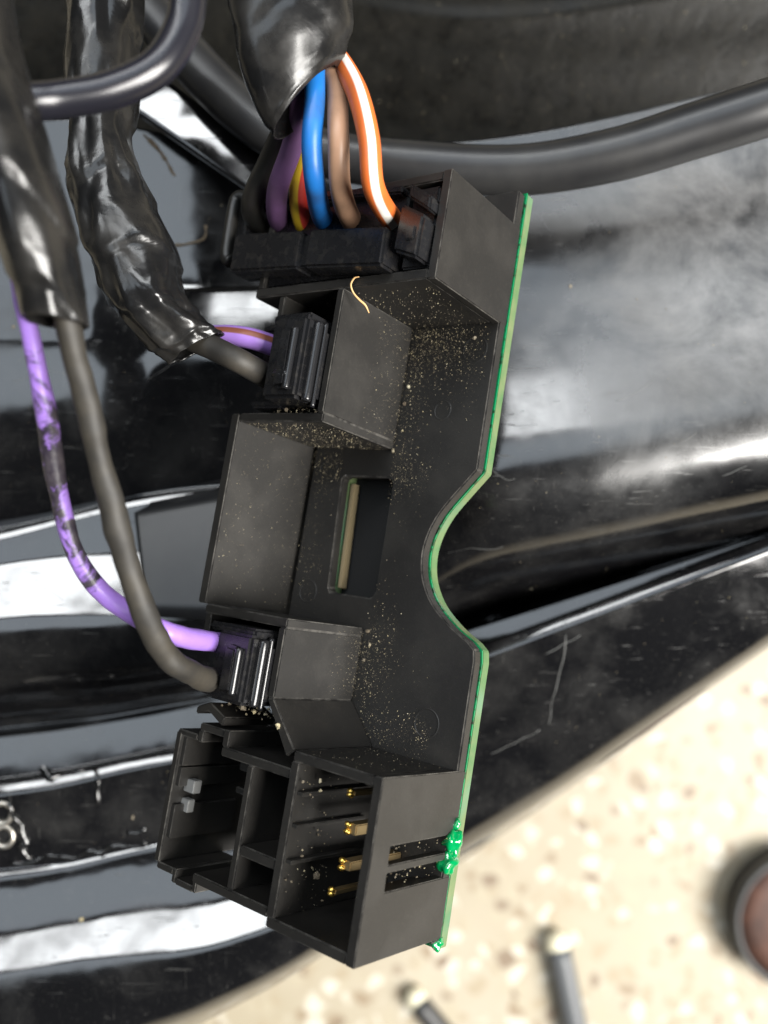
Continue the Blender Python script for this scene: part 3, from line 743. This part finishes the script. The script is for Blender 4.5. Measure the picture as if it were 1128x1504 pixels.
# ------------------------------------------------------------------ floor items (blurred, far below)
def floor_pt(px, py, z=0.0): return W(px, py, (ZC - z) / MM)
def lathe(name, prof, loc, mat_, parent=None, seg=40):
    bm = bmesh.new(); rings = []
    for r, z in prof:
        rings.append([bm.verts.new((loc[0] + r * math.cos(2 * math.pi * k / seg), loc[1] + r * math.sin(2 * math.pi * k / seg), loc[2] + z)) for k in range(seg)])
    for i in range(len(rings) - 1):
        for k in range(seg): bm.faces.new((rings[i][k], rings[i][(k + 1) % seg], rings[i + 1][(k + 1) % seg], rings[i + 1][k]))
    bm.faces.new(rings[0]); bm.faces.new(list(reversed(rings[-1])))
    return from_bm(name, bm, mat_, parent, True)
p = floor_pt(1160, 1335)
can = empty('metal_can', p); tag(can, 'dark rimmed rusty round metal can standing on the floor', 'can')
o = lathe('can_wall', [(0.041, 0.0005), (0.042, 0.018), (0.0415, 0.02), (0.0385, 0.02), (0.038, 0.014), (0.038, 0.013)], p, M['darkgrey']); keep(o, can)
o = lathe('rusty_lid', [(0.0375, 0.010), (0.0375, 0.016), (0.03, 0.019), (0.004, 0.0205)], p, M['rust']); keep(o, can)
def floor_rod(a, b, r, label, mat_):
    pa, pb = floor_pt(*a, r), floor_pt(*b, r)
    root = empty('rod', pa); tag(root, label, 'rod')
    o = tube('shaft', [pa, pa.lerp(pb, .5), pb], [r] * 3, mat_, None, seg=16, n=6, local=True); keep(o, root)
    bm = bmesh.new(); bmesh.ops.create_uvsphere(bm, u_segments=20, v_segments=12, radius=r * 1.05)
    for v_ in bm.verts: v_.co = pa + Vector((v_.co.x, v_.co.y * 1.15, v_.co.z * 0.8))
    o = from_bm('tip', bm, M['cream'], None, True); keep(o, root)
floor_rod((820, 1390), (868, 1620), 0.0075, 'grey rod with a cream rounded tip lying on the floor', M['rod'])
floor_rod((612, 1470), (720, 1600), 0.0065, 'dark rod with a cream tip lying on the floor under the moulding edge', M['darkgrey'])

# ------------------------------------------------------------------ small things: fibre, grit, crack lines, glue, eyelets
fb = tube('fibre', [LW(15.9, -46.4, 16.2), LW(16.5, -46.2, 16.4), LW(17.0, -45.4, 16.3), LW(17.0, -44.6, 15.6), LW(16.5, -43.9, 14.8), LW(16.0, -43.4, 14.0), LW(15.8, -42.6, 13.2)], [0.00007, 0.00011, 0.00012, 0.00012, 0.00014, 0.00015, 0.00007], M['tan'], local=True, seg=8, n=6)
tag(fb, 'curled tan fibre caught below the wide plug', 'fibre')

def grit_mesh(name, placements, label):
    verts = []; faces = []
    base = [Vector(v) for v in ((1, 0, 0), (-1, 0, 0), (0, 1, 0), (0, -1, 0), (0, 0, 1), (0, 0, -1))]
    fs = ((0, 2, 4), (2, 1, 4), (1, 3, 4), (3, 0, 4), (2, 0, 5), (1, 2, 5), (3, 1, 5), (0, 3, 5))
    ico = bmesh.new(); bmesh.ops.create_icosphere(ico, subdivisions=2, radius=1.0); iv = [v_.co.copy() for v_ in ico.verts]; ifc = [[v_.index for v_ in f.verts] for f in ico.faces]; ico.free()
    for p, r in placements:
        if r > 0.00016:
            o_ = len(verts); sd = Vector((random.uniform(0, 50), 0, 0)); sq = Vector((random.uniform(.6, 1.1), random.uniform(.6, 1.1), random.uniform(.5, .9)))
            for c_ in iv:
                k_ = r * (0.85 + 0.6 * noise.noise(c_ * 1.3 + sd)); verts.append(tuple(p + Vector((c_.x * sq.x, c_.y * sq.y, c_.z * sq.z)) * k_))
            faces.extend(tuple(o_ + i_ for i_ in f_) for f_ in ifc)
            continue
        o_ = len(verts); rot = Matrix.Rotation(random.uniform(0, 6.28), 3, Vector((random.random(), random.random(), random.random() + .1)).normalized())
        for b_ in base:
            verts.append(tuple(p + rot @ Vector((b_.x * r * random.uniform(.6, 1.3), b_.y * r * random.uniform(.6, 1.2), b_.z * r * random.uniform(.4, 1)))))
        for f in fs: faces.append(tuple(o_ + i for i in f))
    me = bpy.data.meshes.new(name); me.from_pydata(verts, [], faces); me.update()
    o = link(name, me, M['grit']); return tag(o, label, 'grit', kind='stuff')
G = []
def gauss_on(a, b, sa, sb, hfun, n, rmin=0.03, rmax=0.14, ok=None):
    for _ in range(n):
        aa, bb = random.gauss(a, sa), random.gauss(b, sb)
        if ok and not ok(aa, bb): continue
        G.append((LW(aa, bb, hfun(aa, bb)), MM * (rmin + (rmax - rmin) * random.random() ** 5)))
def on_plate(a, b): return a > 5 and a < 18.2 and b > -45 and b < 13.8 and not (a < 11.5 and -24 < b < -1)
flat = lambda a, b: 0.03
gauss_on(14, -43, 5, 2.5, flat, 2600, 0.018, 0.12, ok=on_plate)
gauss_on(17, -36, 1.6, 7, flat, 1300, 0.018, 0.12, ok=on_plate)
gauss_on(8, -40, 5, 4, flat, 900, 0.018, 0.1, ok=on_plate)
gauss_on(16, -24, 3, 2, flat, 700, 0.018, 0.1, ok=on_plate)
gauss_on(16, 3, 2.0, 4.5, flat, 1100, 0.018, 0.12, ok=on_plate)
gauss_on(7, 11.5, 6, 1.8, flat, 1100, 0.018, 0.12, ok=on_plate)
gauss_on(12, -10, 6, 20, flat, 500, 0.018, 0.08, ok=on_plate)
ok2 = lambda a, b: 27.6 < a < 33.8 and -26.8 < b < -1.9
gauss_on(30, -24.5, 3, 2, flat, 800, 0.018, 0.1, ok=ok2); gauss_on(31, -10, 3, 8, flat, 600, 0.018, 0.09, ok=ok2)
# on upright walls: a fixed, b and h vary
def on_wall(a, b0, b1, h0, h1, n, bias=0, rmin=0.03, rmax=0.12):
    for _ in range(n):
        b = random.uniform(b0, b1); t = random.random(); h = h0 + (h1 - h0) * (t ** 2 if bias else t)
        G.append((LW(a, b, h), MM * (rmin + (rmax - rmin) * random.random() ** 5)))
on_wall(18.38, -45, -27.4, 0, 8, 900, 1, 0.018, 0.11); on_wall(33.98, -27, -2, 0, 15.5, 900, 0, 0.018, 0.09); on_wall(18.48, -1, 8, 0, 6, 500, 1, 0.018, 0.1)
def on_bwall(b, a0, a1, h0, h1, n, rmin=0.03, rmax=0.13):
    for _ in range(n): G.append((LW(random.uniform(a0, a1), b, random.uniform(h0, h1)), MM * (rmin + (rmax - rmin) * random.random() ** 5)))
on_bwall(-45.2, 6, 26, 0, 14, 900, 0.018, 0.11); on_bwall(-27.15, 19, 33.5, 0, 15, 1500, 0.018, 0.1); on_bwall(13.98, 2, 13, 0, 15, 260, 0.018, 0.1)
# inside the big socket
for _ in range(90): G.append((LW(random.uniform(11.4, 12.4), random.uniform(15.6, 33), random.uniform(8, 15.6)), MM * (0.05 + 0.18 * random.random() ** 3)))
for _ in range(50): G.append((LW(random.uniform(1.5, 12), random.uniform(15.6, 33), random.uniform(.1, 3)), MM * (0.04 + 0.14 * random.random() ** 3)))
# in the slits
for _ in range(70): G.append((LW(random.uniform(0.8, 1.3), random.choice((22.9, 26.0)) + random.uniform(-1, 1), random.uniform(-1, 11.5)), MM * (0.05 + 0.15 * random.random() ** 2)))
# dirt round the small plugs
for _ in range(120): G.append((LW(random.uniform(19.7, 28), random.gauss(-28.9, 0.4), random.uniform(13, 15.5)), MM * (0.05 + 0.2 * random.random() ** 3)))
for _ in range(120): G.append((LW(random.uniform(19.6, 29), random.gauss(10.8, 0.4), random.uniform(12.5, 14.8)), MM * (0.05 + 0.22 * random.random() ** 3)))
for a, b, h, r in ((17.6, -1.2, .2, .42), (16.9, 0.6, .2, .3), (17.5, 2.8, .2, .3), (7.4, -43.2, .2, .38), (18.2, -27.0, .3, .34), (17.6, -34, .2, .3), (17.4, -36.5, .2, .28), (17.2, -30, .2, .24), (24.5, 10.9, 15, .5), (22.3, 11.0, 15, .4), (16.9, 11.7, 15.9, .45), (11.3, 17.2, 13, .36), (11.0, 18.3, 13, .3), (10.6, 28.5, 11.5, .55), (25.5, -28.9, 15.5, .35)):
    G.append((LW(a, b, h), r * MM))
grit_mesh('grit', G, 'fine pale sand grit scattered over the black carrier')

# crack lines, glue and eyelets on the moulding: dropped onto the shell by ray casting from above
dg = bpy.context.evaluated_depsgraph_get(); dg.update()
def on_shell(px, py, lift=0.0):
    o_ = Vector((0, 0, ZC)); dvec = (W(px, py, 150) - o_).normalized()
    ev = shell.evaluated_get(dg); mi = ev.matrix_world.inverted()
    hit, loc, nor, _ = ev.ray_cast(mi @ o_, (mi.to_3x3() @ dvec).normalized())
    if not hit: return None
    loc = ev.matrix_world @ loc; nn = (ev.matrix_world.to_3x3() @ nor).normalized()
    if nn.dot(dvec) > 0: nn = -nn
    return loc + nn * lift * MM
def shell_line(name, pix, r, mat_, wob=0.0, jitter=2.0):
    P = []
    for (x0, y0), (x1, y1) in zip(pix[:-1], pix[1:]):
        k = max(1, int(math.hypot(x1 - x0, y1 - y0) / 12))
        for i in range(k):
            t = i / k; q = on_shell(x0 + (x1 - x0) * t + random.uniform(-jitter, jitter), y0 + (y1 - y0) * t + random.uniform(-jitter, jitter), 0.02)
            if q: P.append(q)
    if len(P) < 3: return
    o = tube(name, P, [r * MM * random.uniform(.5, 1.3) for _ in P], mat_, None, seg=8, n=3, local=True, wob=wob, wfreq=1500); keep(o, body)
shell_line('crack', [(832, 932), (826, 965), (818, 1000), (806, 1062), (800, 1075)], 0.075, M['whiteglue'])
shell_line('crack', [(800, 960), (830, 945), (862, 928)], 0.10, M['whiteglue'])
shell_line('crack', [(720, 1108), (768, 1085), (806, 1066)], 0.06, M['whiteglue'], jitter=1)
for hair in ([(655, 812), (690, 806), (725, 806), (752, 800)], [(722, 690), (745, 705), (770, 700)], [(905, 590), (940, 575), (972, 548)], [(838, 600), (856, 590), (864, 575)], [(985, 655), (1010, 645), (1036, 628)],
             [(290, 395), (297, 420), (308, 425), (305, 400)], [(60, 860), (80, 872), (104, 892)], [(20, 560), (70, 545), (110, 552)], [(215, 560), (260, 530), (300, 500)], [(1060, 700), (1085, 690), (1110, 680)]):
    shell_line('fine_scratch', hair, 0.035, M['whiteglue'], jitter=1.0)
for crust in ([(196, 172), (214, 198), (236, 226), (254, 250), (266, 272)], [(258, 358), (280, 356), (298, 348), (304, 334), (296, 326)]):
    shell_line('dried_mud', crust, 0.28, M['mud'], 0.0004, 3.0)
shell_line('glue_bead', [(60, 1128), (72, 1145), (100, 1138), (140, 1125)], 0.5, M['glue'], 0.0004, 5)
shell_line('glue_bead', [(140, 1130), (146, 1165), (142, 1195)], 0.45, M['glue'], 0.0004, 4)
shell_line('glue_bead', [(20, 1270), (60, 1262), (120, 1255), (200, 1240), (226, 1228)], 0.4, M['glue'], 0.0005, 4)
shell_line('glue_bead', [(15, 1180), (30, 1210), (34, 1250), (50, 1270)], 0.55, M['glue'], 0.0006, 6)
shell_line('glue_bead', [(190, 1225), (215, 1215), (232, 1200)], 0.35, M['glue'], 0.0004, 4)
for (x, y) in ((4, 1194), (6, 1228)):
    q = on_shell(x, y, 0.1)
    if q:
        bm = bmesh.new(); n1, n2 = 24, 8
        for i in range(n1):
            for j in range(n2):
                a, b = 2 * math.pi * i / n1, 2 * math.pi * j / n2; rr = 1.7 + 0.45 * math.cos(b)
                bm.verts.new(q + Vector((rr * math.cos(a), rr * 1.1 * math.sin(a), 0.45 * math.sin(b))) * MM)
        bm.verts.ensure_lookup_table()
        for i in range(n1):
            for j in range(n2):
                bm.faces.new([bm.verts[k] for k in (i * n2 + j, ((i + 1) % n1) * n2 + j, ((i + 1) % n1) * n2 + (j + 1) % n2, i * n2 + (j + 1) % n2)])
        keep(from_bm('eyelet', bm, M['steel'], None, True), body)
S = []
for _ in range(1400):
    q = on_shell(random.uniform(-20, 1140), random.uniform(120, 1300), 0.02)
    if q: S.append((q, MM * (0.03 + 0.12 * random.random() ** 6)))
for x, y, r in ((195, 1200, .45), (838, 421, .4), (935, 440, .15), (120, 1350, .5), (20, 480, .3)):
    q = on_shell(x, y, 0.1)
    if q: S.append((q, r * MM))
_sh = shell; shell = bowl
for _ in range(1100):
    q = on_shell(random.uniform(480, 1140), random.uniform(-10, 230), 0.02)
    if q: S.append((q, MM * (0.04 + 0.14 * random.random() ** 5)))
shell = _sh
grit_mesh('dust', S, 'sparse pale dust specks on the glossy black moulding')
